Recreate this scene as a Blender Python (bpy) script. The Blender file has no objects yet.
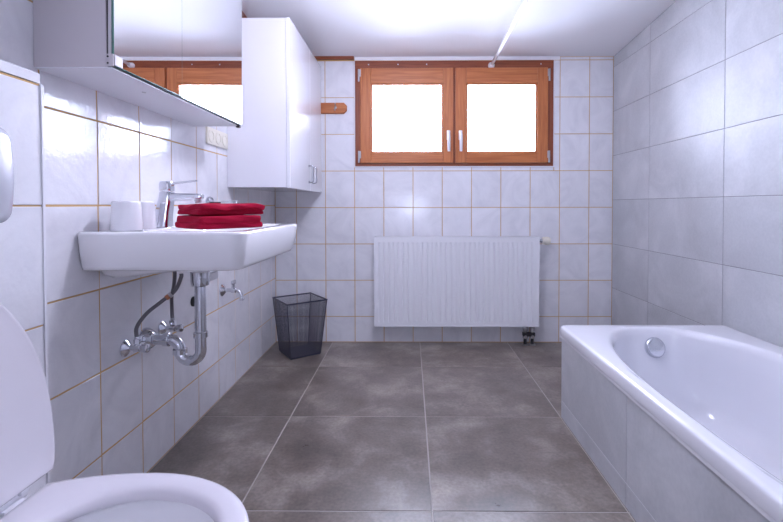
import bpy, bmesh, math, random
from mathutils import Vector, Matrix

random.seed(7)
scene = bpy.context.scene
COL = scene.collection
R = math.radians

# ------------------------------------------------------------------ camera
W_PX, H_PX = 783, 522
F_PX, CX, CY = 434.85, 406.42, 213.86
PITCH, YAW, ROLL = -0.0191, 0.008, 0.0012
CAM_H = 0.9396
cam_data = bpy.data.cameras.new('camera')
cam_data.sensor_width = 36.0
cam_data.lens = F_PX / W_PX * 36.0
cam_data.shift_x = (W_PX / 2 - CX) / W_PX
cam_data.shift_y = (CY - H_PX / 2) / W_PX
cam_data.clip_start = 0.01
cam = bpy.data.objects.new('camera', cam_data)
COL.objects.link(cam)
rot = Matrix.Rotation(YAW, 3, 'Z') @ Matrix.Rotation(PITCH, 3, 'X') @ Matrix.Rotation(ROLL, 3, 'Y')
cam.matrix_world = Matrix.Translation((0, 0, CAM_H)) @ (rot @ Matrix.Rotation(R(90), 3, 'X')).to_4x4()
scene.camera = cam

# ------------------------------------------------------------------ room dimensions (metres)
XL, XR, D = -0.925, 1.382, 2.978          # left wall, right wall, back wall faces
YF = -1.15                                 # wall behind the camera
CEIL_D, CEIL_SLOPE = 1.950, 0.075          # ceiling height at the back wall, rise towards the camera
def ceil_z(y): return CEIL_D + (D - y) * CEIL_SLOPE
WX0, WX1, WZ0, WZ1 = -0.373, 0.976, 1.208, 1.924   # window opening
VX0, VX1, VZ0, VZ1 = -0.28, 0.30, 0.74, 1.14       # added fill-light window in the wall behind the camera

# ------------------------------------------------------------------ world, portals, exposure
world = bpy.data.worlds.new('overcast_sky'); scene.world = world
world.use_nodes = True
bg = world.node_tree.nodes['Background']
bg.inputs['Color'].default_value = (0.69, 0.74, 1.0, 1)
bg.inputs['Strength'].default_value = 6.5

def portal(name, loc, rx, sx, sy):
    l = bpy.data.lights.new(name, 'AREA'); l.shape = 'RECTANGLE'; l.size = sx; l.size_y = sy
    l.cycles.is_portal = True
    o = bpy.data.objects.new(name, l); COL.objects.link(o); o.location = loc; o.rotation_euler = (rx, 0, 0)
portal('window_portal', ((WX0 + WX1) / 2, D + 0.12, (WZ0 + WZ1) / 2), R(-90), WX1 - WX0, WZ1 - WZ0)
portal('fill_window_portal', ((VX0 + VX1) / 2, YF - 0.12, (VZ0 + VZ1) / 2), R(90), VX1 - VX0, VZ1 - VZ0)  # serves the added window behind the camera

vs = scene.view_settings
scene.display_settings.display_device = 'sRGB'
vs.view_transform = 'Standard'; vs.look = 'None'; vs.gamma = 1.0; vs.use_curve_mapping = False
vs.exposure = 2.3

# ------------------------------------------------------------------ materials
def srgb(r, g, b):
    f = lambda c: (c / 255 / 12.92) if c / 255 <= 0.04045 else ((c / 255 + 0.055) / 1.055) ** 2.4
    return (f(r), f(g), f(b), 1)

def new_mat(name):
    m = bpy.data.materials.new(name); m.use_nodes = True
    nt = m.node_tree
    return m, nt, nt.nodes['Principled BSDF']

def plain(name, col, rough=0.4, metal=0.0, coat=0.0, bump=0.0, bscale=40, spec=0.5):
    m, nt, b = new_mat(name)
    b.inputs['Base Color'].default_value = srgb(*col)
    b.inputs['Roughness'].default_value = rough
    b.inputs['Metallic'].default_value = metal
    b.inputs['Coat Weight'].default_value = coat
    b.inputs['Specular IOR Level'].default_value = spec
    tc = nt.nodes.new('ShaderNodeTexCoord')
    n = nt.nodes.new('ShaderNodeTexNoise'); n.inputs['Scale'].default_value = bscale; n.inputs['Detail'].default_value = 3
    nt.links.new(tc.outputs['Object'], n.inputs['Vector'])
    if bump > 0:
        bp = nt.nodes.new('ShaderNodeBump'); bp.inputs['Strength'].default_value = bump; bp.inputs['Distance'].default_value = 0.002
        nt.links.new(n.outputs['Fac'], bp.inputs['Height']); nt.links.new(bp.outputs['Normal'], b.inputs['Normal'])
    else:                                   # slight roughness variation
        mr = nt.nodes.new('ShaderNodeMapRange')
        mr.inputs['To Min'].default_value = rough * 0.9; mr.inputs['To Max'].default_value = min(1, rough * 1.1)
        nt.links.new(n.outputs['Fac'], mr.inputs['Value']); nt.links.new(mr.outputs['Result'], b.inputs['Roughness'])
    return m

def tile_mat(name, stops, rough, scale, bump, bscale, rnd=0.04, detail=6, distort=0.6, rough_var=0.0, fine=0.0, coat=0.0):
    """mottled tile: noise in world space offset per tile, a little brightness change per tile"""
    m, nt, b = new_mat(name); N = nt.nodes.new; L = nt.links.new
    geo = N('ShaderNodeNewGeometry'); oi = N('ShaderNodeObjectInfo')
    ad = N('ShaderNodeVectorMath'); ad.operation = 'ADD'
    sc = N('ShaderNodeVectorMath'); sc.operation = 'SCALE'; sc.inputs['Scale'].default_value = 37
    L(oi.outputs['Random'], sc.inputs[0]); L(geo.outputs['Position'], ad.inputs[0]); L(sc.outputs[0], ad.inputs[1])
    n = N('ShaderNodeTexNoise'); n.inputs['Scale'].default_value = scale; n.inputs['Detail'].default_value = detail
    n.inputs['Distortion'].default_value = distort; n.inputs['Roughness'].default_value = 0.6
    L(ad.outputs[0], n.inputs['Vector'])
    cr = N('ShaderNodeValToRGB'); e = cr.color_ramp.elements
    while len(e) < len(stops): e.new(0.5)
    for el, (p, c) in zip(e, stops): el.position = p; el.color = srgb(*c)
    L(n.outputs['Fac'], cr.inputs['Fac'])
    hsv = N('ShaderNodeHueSaturation')
    mr = N('ShaderNodeMapRange'); mr.inputs['To Min'].default_value = 1 - rnd; mr.inputs['To Max'].default_value = 1 + rnd
    L(oi.outputs['Random'], mr.inputs['Value']); L(mr.outputs['Result'], hsv.inputs['Value'])
    col = cr.outputs['Color']
    if fine > 0:
        n3 = N('ShaderNodeTexNoise'); n3.inputs['Scale'].default_value = 90; n3.inputs['Detail'].default_value = 4
        L(ad.outputs[0], n3.inputs['Vector'])
        mx = N('ShaderNodeMix'); mx.data_type = 'RGBA'; mx.blend_type = 'OVERLAY'; mx.inputs['Factor'].default_value = fine
        L(col, mx.inputs[6]); L(n3.outputs['Fac'], mx.inputs[7]); col = mx.outputs[2]
    L(col, hsv.inputs['Color']); L(hsv.outputs['Color'], b.inputs['Base Color'])
    b.inputs['Roughness'].default_value = rough; b.inputs['Coat Weight'].default_value = coat
    b.inputs['Coat Roughness'].default_value = 0.05
    if rough_var:
        m2 = N('ShaderNodeMapRange'); m2.inputs['To Min'].default_value = rough - rough_var; m2.inputs['To Max'].default_value = rough + rough_var
        L(n.outputs['Fac'], m2.inputs['Value']); L(m2.outputs['Result'], b.inputs['Roughness'])
    n2 = N('ShaderNodeTexNoise'); n2.inputs['Scale'].default_value = bscale; n2.inputs['Detail'].default_value = 2
    L(ad.outputs[0], n2.inputs['Vector'])
    bp = N('ShaderNodeBump'); bp.inputs['Strength'].default_value = bump; bp.inputs['Distance'].default_value = 0.002
    L(n2.outputs['Fac'], bp.inputs['Height']); L(bp.outputs['Normal'], b.inputs['Normal'])
    return m

def wood_mat(name, c1, c2, axis=0, rough=0.35):
    m, nt, b = new_mat(name); N = nt.nodes.new; L = nt.links.new
    tc = N('ShaderNodeTexCoord'); mp = N('ShaderNodeMapping'); oi = N('ShaderNodeObjectInfo')
    s = [26, 26, 26]; s[axis] = 1.6; mp.inputs['Scale'].default_value = s
    L(tc.outputs['Object'], mp.inputs['Vector']); L(oi.outputs['Random'], mp.inputs['Location'])
    n = N('ShaderNodeTexNoise'); n.inputs['Scale'].default_value = 2.2; n.inputs['Detail'].default_value = 5; n.inputs['Distortion'].default_value = 0.8
    L(mp.outputs['Vector'], n.inputs['Vector'])
    cr = N('ShaderNodeValToRGB'); cr.color_ramp.elements[0].position = 0.3; cr.color_ramp.elements[1].position = 0.7
    cr.color_ramp.elements[0].color = srgb(*c1); cr.color_ramp.elements[1].color = srgb(*c2)
    L(n.outputs['Fac'], cr.inputs['Fac']); L(cr.outputs['Color'], b.inputs['Base Color'])
    b.inputs['Roughness'].default_value = rough
    return m

def glass_mat(name):
    m = bpy.data.materials.new(name); m.use_nodes = True; nt = m.node_tree
    nt.nodes.remove(nt.nodes['Principled BSDF']); out = nt.nodes['Material Output']
    t = nt.nodes.new('ShaderNodeBsdfTransparent'); g = nt.nodes.new('ShaderNodeBsdfGlossy'); g.inputs['Roughness'].default_value = 0.02
    t.inputs['Color'].default_value = (0.97, 0.99, 0.985, 1)
    f = nt.nodes.new('ShaderNodeFresnel'); f.inputs['IOR'].default_value = 1.45
    mx = nt.nodes.new('ShaderNodeMixShader')
    nt.links.new(f.outputs[0], mx.inputs[0]); nt.links.new(t.outputs[0], mx.inputs[1]); nt.links.new(g.outputs[0], mx.inputs[2])
    nt.links.new(mx.outputs[0], out.inputs['Surface'])
    return m

def emit_mat(name, col, strength):
    m, nt, b = new_mat(name)
    b.inputs['Base Color'].default_value = srgb(235, 235, 235)
    b.inputs['Emission Color'].default_value = srgb(*col); b.inputs['Emission Strength'].default_value = strength
    return m

M = {}
M['white_tile'] = tile_mat('white_marbled_tile', [(0.30, (225, 224, 229)), (0.5, (234, 233, 237)), (0.7, (240, 239, 243))], 0.12, 5.0, 0.30, 55, rnd=0.02, distort=1.6, detail=7)
M['grout'] = plain('ochre_grout', (208, 170, 116), 0.9, bump=0.3, bscale=300)
M['grey_tile'] = tile_mat('light_grey_concrete_tile', [(0.28, (182, 183, 187)), (0.5, (194, 195, 199)), (0.72, (210, 210, 213))], 0.44, 3.2, 0.05, 30, rnd=0.025, fine=0.12, rough_var=0.06)
M['grey_grout'] = plain('grey_grout', (128, 126, 132), 0.9, bump=0.3, bscale=300)
M['apron_grout'] = plain('light_grout', (226, 224, 228), 0.9, bump=0.3, bscale=300)
M['floor_tile'] = tile_mat('brown_grey_concrete_tile', [(0.28, (94, 83, 75)), (0.5, (124, 113, 104)), (0.74, (170, 159, 149))], 0.31, 5.2, 0.10, 60, rnd=0.06, fine=0.45, rough_var=0.08, distort=0.2, detail=12)
M['floor_tile'].node_tree.nodes['Principled BSDF'].inputs['Specular IOR Level'].default_value = 0.85
M['floor_grout'] = plain('floor_grout', (190, 183, 178), 0.9, bump=0.3, bscale=300)
M['plaster'] = plain('white_plaster', (245, 244, 247), 0.9, bump=0.15, bscale=120)
M['ceramic'] = plain('white_ceramic', (240, 238, 241), 0.08, coat=0.6, bscale=8)
M['acrylic'] = plain('white_acrylic', (238, 238, 244), 0.14, coat=0.3, bscale=8)
M['plastic'] = plain('white_plastic', (236, 235, 240), 0.22, bscale=8)
M['seat_plastic'] = plain('off_white_plastic', (224, 219, 225), 0.2, bscale=8)
M['lacquer'] = plain('white_gloss_lacquer', (235, 234, 240), 0.14, coat=0.4, bscale=5)
M['cream_plastic'] = plain('cream_plastic', (232, 226, 212), 0.3)
M['radiator'] = plain('white_radiator_enamel', (238, 238, 242), 0.3)
M['chrome'] = plain('polished_chrome', (214, 216, 222), 0.09, 1.0)
M['satin'] = plain('satin_metal', (196, 195, 198), 0.3, 1.0)
M['bright'] = plain('bright_aluminium', (232, 231, 234), 0.35, 0.6)
M['plate'] = plain('silvered_plastic', (206, 206, 214), 0.22, 0.4)
M['alu'] = plain('silver_grey_laminate', (204, 198, 202), 0.35, 0.2)
M['alu_under'] = plain('bounce_lit_laminate', (226, 227, 232), 0.4)  # cabinet underside: light bounced off the basin is put into the colour
M['dark'] = plain('dark_gap', (46, 42, 46), 0.6)
M['black_rubber'] = plain('black_rubber', (28, 26, 28), 0.5)
M['hose'] = plain('braided_steel', (112, 110, 114), 0.35, 0.9, bump=0.9, bscale=420)
M['copper'] = plain('copper_fitting', (190, 130, 100), 0.3, 1.0)
M['bin'] = plain('dark_painted_wire', (76, 75, 90), 0.4, 0.3)
M['mirror'] = plain('silvered_mirror', (240, 241, 243), 0.0, 1.0)
M['mirror_edge'] = plain('green_glass_edge', (86, 128, 118), 0.15)
M['glass'] = glass_mat('clear_window_glass')
M['wood_h'] = wood_mat('oiled_larch_horizontal', (176, 98, 52), (206, 128, 76), 0)
M['wood_v'] = wood_mat('oiled_larch_vertical', (176, 98, 52), (206, 128, 76), 2)
M['wood_dark'] = wood_mat('red_brown_larch', (128, 62, 36), (158, 84, 52), 0)
M['wood_dark_v'] = wood_mat('red_brown_larch_vertical', (128, 62, 36), (158, 84, 52), 2)
M['wood_dark_y'] = wood_mat('red_brown_larch_side', (110, 52, 34), (136, 70, 46), 1)
M['red_towel'] = plain('red_terry_cloth', (166, 20, 54), 0.95, bump=0.8, bscale=260, spec=0.15)
M['door_paint'] = plain('white_door_paint', (232, 231, 234), 0.4)
M['fill_lamp_glow'] = emit_mat('fill_lamp_diffuser', (228, 230, 255), 23.0)  # glow of the globe lamp added as fill

# ------------------------------------------------------------------ mesh helpers
def link(name, bm, mat, parent=None, smooth=False, angle=None):
    me = bpy.data.meshes.new(name)
    bmesh.ops.recalc_face_normals(bm, faces=bm.faces[:])
    bm.to_mesh(me); bm.free()
    mats = mat if isinstance(mat, (list, tuple)) else [mat]
    for k in mats: me.materials.append(M[k])
    if smooth:
        me.shade_smooth()
        if angle: me.set_sharp_from_angle(angle=R(angle))
    o = bpy.data.objects.new(name, me); COL.objects.link(o)
    if parent: o.parent = parent
    return o

def box(bm, x0, x1, y0, y1, z0, z1, bev=0.0, seg=2):
    r = bmesh.ops.create_cube(bm, size=1)
    vs_ = r['verts']
    for v in vs_:
        v.co = Vector((x0 + (v.co.x + .5) * (x1 - x0), y0 + (v.co.y + .5) * (y1 - y0), z0 + (v.co.z + .5) * (z1 - z0)))
    if bev > 0:
        es = list({e for v in vs_ for e in v.link_edges})
        bmesh.ops.bevel(bm, geom=es, offset=bev, segments=seg, affect='EDGES', profile=0.5)
    return bm

def boxes(*bs, bev=0.0, seg=2):
    bm = bmesh.new()
    for b in bs: box(bm, *b, bev=bev, seg=seg)
    return bm

def loft(bm, rings, cap0=True, cap1=True, closed=True):
    rr = [[bm.verts.new(p) for p in ring] for ring in rings]
    n = len(rr[0])
    for a, b in zip(rr, rr[1:]):
        for i in range(n if closed else n - 1):
            j = (i + 1) % n
            bm.faces.new((a[i], a[j], b[j], b[i]))
    if cap0: bm.faces.new(rr[0][::-1])
    if cap1: bm.faces.new(rr[-1])
    return bm

def frame_of(d):
    d = d.normalized(); up = Vector((0, 0, 1)) if abs(d.z) < 0.9 else Vector((1, 0, 0))
    u = d.cross(up).normalized(); return u, u.cross(d).normalized()

def tube(bm, pts, r, n=14, caps=True):
    """tube along a polyline; r a number or one per point"""
    pts = [Vector(p) for p in pts]; rs = r if isinstance(r, (list, tuple)) else [r] * len(pts)
    rings = []; u = None
    for i, p in enumerate(pts):
        d = (pts[min(i + 1, len(pts) - 1)] - pts[max(i - 1, 0)]).normalized()
        if u is None: u, v = frame_of(d)
        else: u = (u - d * u.dot(d)).normalized(); v = u.cross(d)
        rings.append([p + (u * math.cos(t) + v * math.sin(t)) * rs[i] for t in (2 * math.pi * k / n for k in range(n))])
    return loft(bm, rings, caps, caps)

def lathe(bm, origin, axis, prof, n=28):
    """prof: (distance along axis, radius)"""
    o = Vector(origin); a = Vector(axis).normalized(); u, v = frame_of(a)
    rings = [[o + a * s + (u * math.cos(t) + v * math.sin(t)) * max(r, 1e-5) for t in (2 * math.pi * k / n for k in range(n))] for s, r in prof]
    return loft(bm, rings, True, True)

def spline(pts, n=10):
    """Catmull-Rom through points"""
    P = [Vector(p) for p in pts]; P = [2 * P[0] - P[1]] + P + [2 * P[-1] - P[-2]]; out = []
    for i in range(1, len(P) - 2):
        for k in range(n):
            t = k / n; a, b, c, d = P[i - 1:i + 3]
            out.append(0.5 * ((2 * b) + (c - a) * t + (2 * a - 5 * b + 4 * c - d) * t * t + (3 * b - a - 3 * c + d) * t ** 3))
    out.append(P[-2]); return out

def arc(c, r, a0, a1, plane='xz', n=12):
    out = []
    for k in range(n + 1):
        t = R(a0 + (a1 - a0) * k / n); s, q = r * math.cos(t), r * math.sin(t)
        out.append(Vector((c[0] + s, c[1], c[2] + q)) if plane == 'xz' else Vector((c[0], c[1] + s, c[2] + q)))
    return out

def tag(o, label, cat, group=None, kind=None):
    o['label'] = label; o['category'] = cat
    if group: o['group'] = group
    if kind: o['kind'] = kind
    return o

def thing(name, label, cat, loc=(0, 0, 0), group=None, kind=None):
    o = bpy.data.objects.new(name, None); COL.objects.link(o); o.location = loc; o.empty_display_size = 0.05
    return tag(o, label, cat, group, kind)

def part(name, bm, mat, parent, smooth=False, angle=None):
    """a part given in world coordinates below a thing placed at parent.location"""
    o = link(name, bm, mat, None, smooth, angle)
    o.parent = parent
    base = parent.location.copy() if parent.parent is None else Vector((0, 0, 0))
    if parent.parent is None and base.length:
        o.data.transform(Matrix.Translation(-base))
    elif parent.parent is not None and parent.parent.location.length:
        o.data.transform(Matrix.Translation(-parent.parent.location))
    return o

def smooth_mod(o, levels=1):
    m = o.modifiers.new('subd', 'SUBSURF'); m.levels = levels; m.render_levels = levels

# ------------------------------------------------------------------ tiles
TCACHE = {}
def inset_poly(pts, b):
    n = len(pts); out = []
    for i in range(n):
        p0, p1, p2 = Vector(pts[i - 1]), Vector(pts[i]), Vector(pts[(i + 1) % n])
        d1, d2 = (p1 - p0).normalized(), (p2 - p1).normalized()
        n1, n2 = Vector((-d1.y, d1.x)), Vector((-d2.y, d2.x))
        k = (n1 + n2); k = k / max(1e-6, k.dot(n1)); out.append(p1 + k * b)
    return out

def tile_mesh(pts, th, bev, mat):
    key = (tuple((round(x, 4), round(y, 4)) for x, y in pts), th, bev, mat)
    if key in TCACHE: return TCACHE[key]
    bm = bmesh.new(); ins = inset_poly(pts, bev)
    rings = [[(x, y, -th) for x, y in pts], [(x, y, -bev * 0.7) for x, y in pts],
             [((x + a) / 2 if 0 else a * 0.7 + x * 0.3, b_ * 0.7 + y * 0.3, -bev * 0.2) for (x, y), (a, b_) in zip(pts, ins)],
             [(p.x, p.y, 0) for p in ins]]
    loft(bm, rings)
    me = bpy.data.meshes.new('tile'); bmesh.ops.recalc_face_normals(bm, faces=bm.faces[:]); bm.to_mesh(me); bm.free()
    me.materials.append(M[mat]); TCACHE[key] = me
    return me

def frame_matrix(kind, plane):
    if kind == 'left': m = Matrix(((0, 0, 1), (1, 0, 0), (0, 1, 0)))      # u=+Y v=+Z n=+X
    elif kind == 'right': m = Matrix(((0, 0, -1), (-1, 0, 0), (0, 1, 0))) # u=-Y v=+Z n=-X
    elif kind == 'back': m = Matrix(((1, 0, 0), (0, 0, -1), (0, 1, 0)))   # u=+X v=+Z n=-Y
    elif kind == 'end': m = Matrix(((-1, 0, 0), (0, 0, 1), (0, 1, 0)))    # u=-X v=+Z n=+Y
    else: m = Matrix(((1, 0, 0), (0, 1, 0), (0, 0, 1)))                   # floor / ledge
    n = m @ Vector((0, 0, 1))
    return m, n * plane if kind in ('left', 'floor', 'end') else -n * -1 * (-plane)

def put_tile(name, parent, kind, plane, pts, mat, gap=0.0035, th=0.008, bev=0.0012, tilt=0.0, off=0.0):
    """pts: convex ccw polygon (u, v) of the tile cell; plane: signed coordinate of the finished face"""
    m, _ = frame_matrix(kind, plane)
    n = m @ Vector((0, 0, 1))
    cell = inset_poly(pts, gap / 2)
    c = sum((Vector(p) for p in cell), Vector((0, 0))) / len(cell)
    me = tile_mesh([(p.x - c.x, p.y - c.y) for p in cell], th, bev, mat)
    o = bpy.data.objects.new(name, me); COL.objects.link(o)
    axis = 0 if kind in ('left', 'right') else 1 if kind in ('back', 'end') else 2
    pos = m @ Vector((c.x, c.y, 0)); pos[axis] = plane; pos += n * off
    rt = m.copy()
    if tilt:
        rt = rt @ Matrix.Rotation(random.gauss(0, tilt), 3, 'X') @ Matrix.Rotation(random.gauss(0, tilt), 3, 'Y')
    if parent.parent: pos = pos - parent.parent.location
    o.parent = parent
    o.matrix_local = Matrix.Translation(pos) @ rt.to_4x4()
    return o

def rect(u0, u1, v0, v1): return [(u0, v0), (u1, v0), (u1, v1), (u0, v1)]

def cuts(lo, hi, first, step):
    """grid lines first+k*step inside [lo, hi] plus the ends"""
    k = math.ceil((lo - first) / step - 1e-6); out = [lo]
    while first + k * step < hi - 1e-6:
        g = first + k * step
        if g > lo + 0.004 and g < hi - 0.004: out.append(g)
        k += 1
    return out + [hi]

# ------------------------------------------------------------------ the setting
TH = 0.25                                           # wall thickness
GR = 0.0016                                         # grout lies this far behind the tile faces
def struct(name, bm, mat, label, cat):
    return tag(link(name, bm, mat), label, cat, kind='structure')

ZTOP = ceil_z(YF) + 0.15
floor = struct('floor', boxes((XL - TH, XR + TH, YF - TH, D + TH, -0.2, -GR)), 'floor_grout', 'brown grey stone look tiled bathroom floor', 'floor')
wall_left = struct('wall_left', boxes((XL - TH, XL - GR, YF, D + TH, -GR, ZTOP)), 'grout', 'white tiled wall behind the washbasin', 'wall')
wall_right = struct('wall_right', boxes((XR + GR, XR + TH, YF, D + TH, -GR, ZTOP)), 'grey_grout', 'light grey large tile wall beside the bathtub', 'wall')
def holed_wall(y0, y1, hx0, hx1, hz0, hz1, x0=XL - GR, x1=XR + GR):
    return boxes((x0, hx0, y0, y1, -GR, ZTOP), (hx1, x1, y0, y1, -GR, ZTOP), (hx0, hx1, y0, y1, -GR, hz0), (hx0, hx1, y0, y1, hz1, ZTOP))
wall_back = struct('wall_back', holed_wall(D + GR, D + TH, WX0, WX1, WZ0, WZ1), 'grout', 'white tiled wall with the wooden window', 'wall')
wall_front = struct('wall_front', holed_wall(YF - TH, YF, VX0, VX1, VZ0, VZ1, XL - TH, XR + TH), 'plaster', 'plain white wall opposite the wooden window', 'wall')
bm = bmesh.new()
y0, y1 = YF - TH, D + TH
lo = [(x, y, ceil_z(y)) for x, y in ((XL - TH, y0), (XR + TH, y0), (XR + TH, y1), (XL - TH, y1))]
loft(bm, [lo, [(x, y, z + 0.15) for x, y, z in lo]])
ceiling = struct('ceiling', bm, 'plaster', 'plain white gently sloping ceiling', 'ceiling')

# -- cistern boxing behind the toilet (half-height wall)
PX, PY0, PY1, PZ = -0.768, -0.35, 0.905, 1.192
wall_cistern = struct('wall_cistern', boxes((XL, PX - GR, PY0, PY1 - GR, 0, PZ)), 'grout', 'half-height white tiled cistern boxing behind the toilet', 'wall')
us = [PY1 - 0.2 * k for k in range(6, -1, -1)]; us = [PY0] + [u for u in us if u > PY0 + 0.01]
vz = [0, 0.19, 0.44, 0.69, 0.94, 1.19]
for a, b in zip(us, us[1:]):
    for c, d in zip(vz, vz[1:]):
        put_tile('wall_tile', wall_cistern, 'left', PX, rect(a, b, c, d), 'white_tile', tilt=0.003)
    put_tile('ledge_tile', wall_cistern, 'floor', PZ + 0.024, rect(XL + 0.001, PX + 0.001, a, b), 'white_tile', th=0.022, bev=0.003)
wb = [XL + 0.0015, PX - 0.004]
for c, d in zip(vz, vz[1:]):
    put_tile('wall_tile', wall_cistern, 'end', PY1, rect(-wb[1], -wb[0], c, d), 'white_tile')
struct('trim_1', boxes((PX - 0.006, PX + 0.003, PY1 - 0.004, PY1 + 0.003, 0, PZ), bev=0.001), 'plastic', 'white edge profile on the corner of the cistern boxing', 'trim')

# -- left wall tiles 20 x 25 cm
ys = cuts(YF, D, 1.2845 - 2.4, 0.2); zs = [0, 0.1907, 0.4407, 0.6907, 0.9407, 1.1907, 1.4407, 1.6907, 1.9407]
for a, b in zip(ys, ys[1:]):
    for c, d in zip(zs, zs[1:]):
        if b <= PY1 and d <= PZ: continue
        put_tile('wall_tile', wall_left, 'left', XL, rect(a, b, c, d), 'white_tile', tilt=0.0035, gap=0.005)
    if ceil_z(b) - 1.9407 > 0.02:
        put_tile('wall_tile', wall_left, 'left', XL, [(a, 1.9407), (b, 1.9407), (b, ceil_z(b) - .001), (a, ceil_z(a) - .001)], 'white_tile', tilt=0.0)
# -- back wall tiles
xs = cuts(XL, XR, -0.3786 - 0.6, 0.2); zb = [0, 0.1764, 0.4264, 0.6764, 0.9264, 1.1764, 1.4264, 1.6764, 1.9264, CEIL_D - 0.001]
sx0, sx1, sz0, sz1 = WX0 - 0.006, WX1 + 0.006, WZ0 - 0.006, WZ1 + 0.003
for a, b in zip(xs, xs[1:]):
    for c, d in zip(zb, zb[1:]):
        polys = []
        if c > 1.9 and a < sx1 and b > XL + 0.3 and b < 1.03:      # plastered lintel instead of tiles
            continue
        if b <= sx0 + .001 or a >= sx1 - .001 or d <= sz0 + .001 or c >= sz1 - .001: polys = [rect(a, b, c, d)]
        else:                                        # cut around the window
            if a < sx0 - 0.012: polys.append(rect(a, sx0, c, d))
            if b > sx1 + 0.012: polys.append(rect(sx1, b, c, d))
            if c < sz0 - 0.012: polys.append(rect(max(a, sx0), min(b, sx1), c, sz0))
            if d > sz1 + 0.012 and c < 1.9: polys.append(rect(max(a, sx0), min(b, sx1), sz1, d))
        for q in polys:
            big = (q[1][0] - q[0][0]) > 0.08 and (q[2][1] - q[0][1]) > 0.08
            put_tile('wall_tile', wall_back, 'back', D, q, 'white_tile', tilt=0.003 if big else 0.0, gap=0.0045)
struct('trim_5', boxes((WX0 - 0.004, 1.0199, D - 0.002, D + 0.01, WZ1 + 0.003, CEIL_D + 0.001)), 'plaster', 'white plastered lintel between window and ceiling', 'trim')
# -- right wall tiles 60 x 30 cm
yr = [-v for v in cuts(YF, D, 2.5291 - 3.6, 0.6)][::-1]; zr = [0, 0.0764, 0.3764, 0.6764, 0.9764, 1.2764, 1.5764, 1.8764]
for a, b in zip(yr, yr[1:]):
    for c, d in zip(zr, zr[1:]):
        put_tile('wall_tile', wall_right, 'right', XR, rect(a, b, c, d), 'grey_tile', gap=0.0024, tilt=0.0006)
    put_tile('wall_tile', wall_right, 'right', XR, [(a, 1.8764), (b, 1.8764), (b, ceil_z(-b) - .001), (a, ceil_z(-a) - .001)], 'grey_tile', gap=0.0024)
# -- floor tiles 60 x 60 cm
for a, b in zip(*(lambda q: (q, q[1:]))(cuts(XL, XR, -0.532 - 0.6, 0.6))):
    for c, d in zip(*(lambda q: (q, q[1:]))(cuts(YF, D, 2.5196 - 4.2, 0.6))):
        put_tile('floor_tile', floor, 'floor', 0, rect(a, b, c, d), 'floor_tile', gap=0.005, bev=0.0008)

# -- wooden ceiling trims
struct('trim_2', boxes((XL + 0.001, WX0 - 0.005, D - 0.022, D - 0.001, 1.931, 1.951), bev=0.002), 'wood_dark', 'red brown wooden strip along the ceiling beside the window', 'trim')
bm = bmesh.new()
pr = [[(x, y, ceil_z(y) + dz) for x, dz in ((XL, -0.05), (XL + 0.02, -0.05), (XL + 0.02, -0.002), (XL, -0.002))] for y in (YF + 0.001, D - 0.023)]
loft(bm, pr)
struct('trim_3', bm, 'wood_dark_y', 'dark wooden strip along the ceiling above the white cabinet', 'trim')
# -- window surround
struct('trim_4', boxes((WX0 - 0.006, WX0 - 0.0005, D - 0.004, D + 0.03, WZ0 - 0.006, WZ1), (WX1 + 0.0005, WX1 + 0.006, D - 0.004, D + 0.03, WZ0 - 0.006, WZ1),
                       (WX0 - 0.006, WX1 + 0.006, D - 0.006, D + 0.03, WZ0 - 0.008, WZ0 - 0.0005)), 'plastic', 'white sealing strip around the wooden window frame', 'trim')

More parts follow.
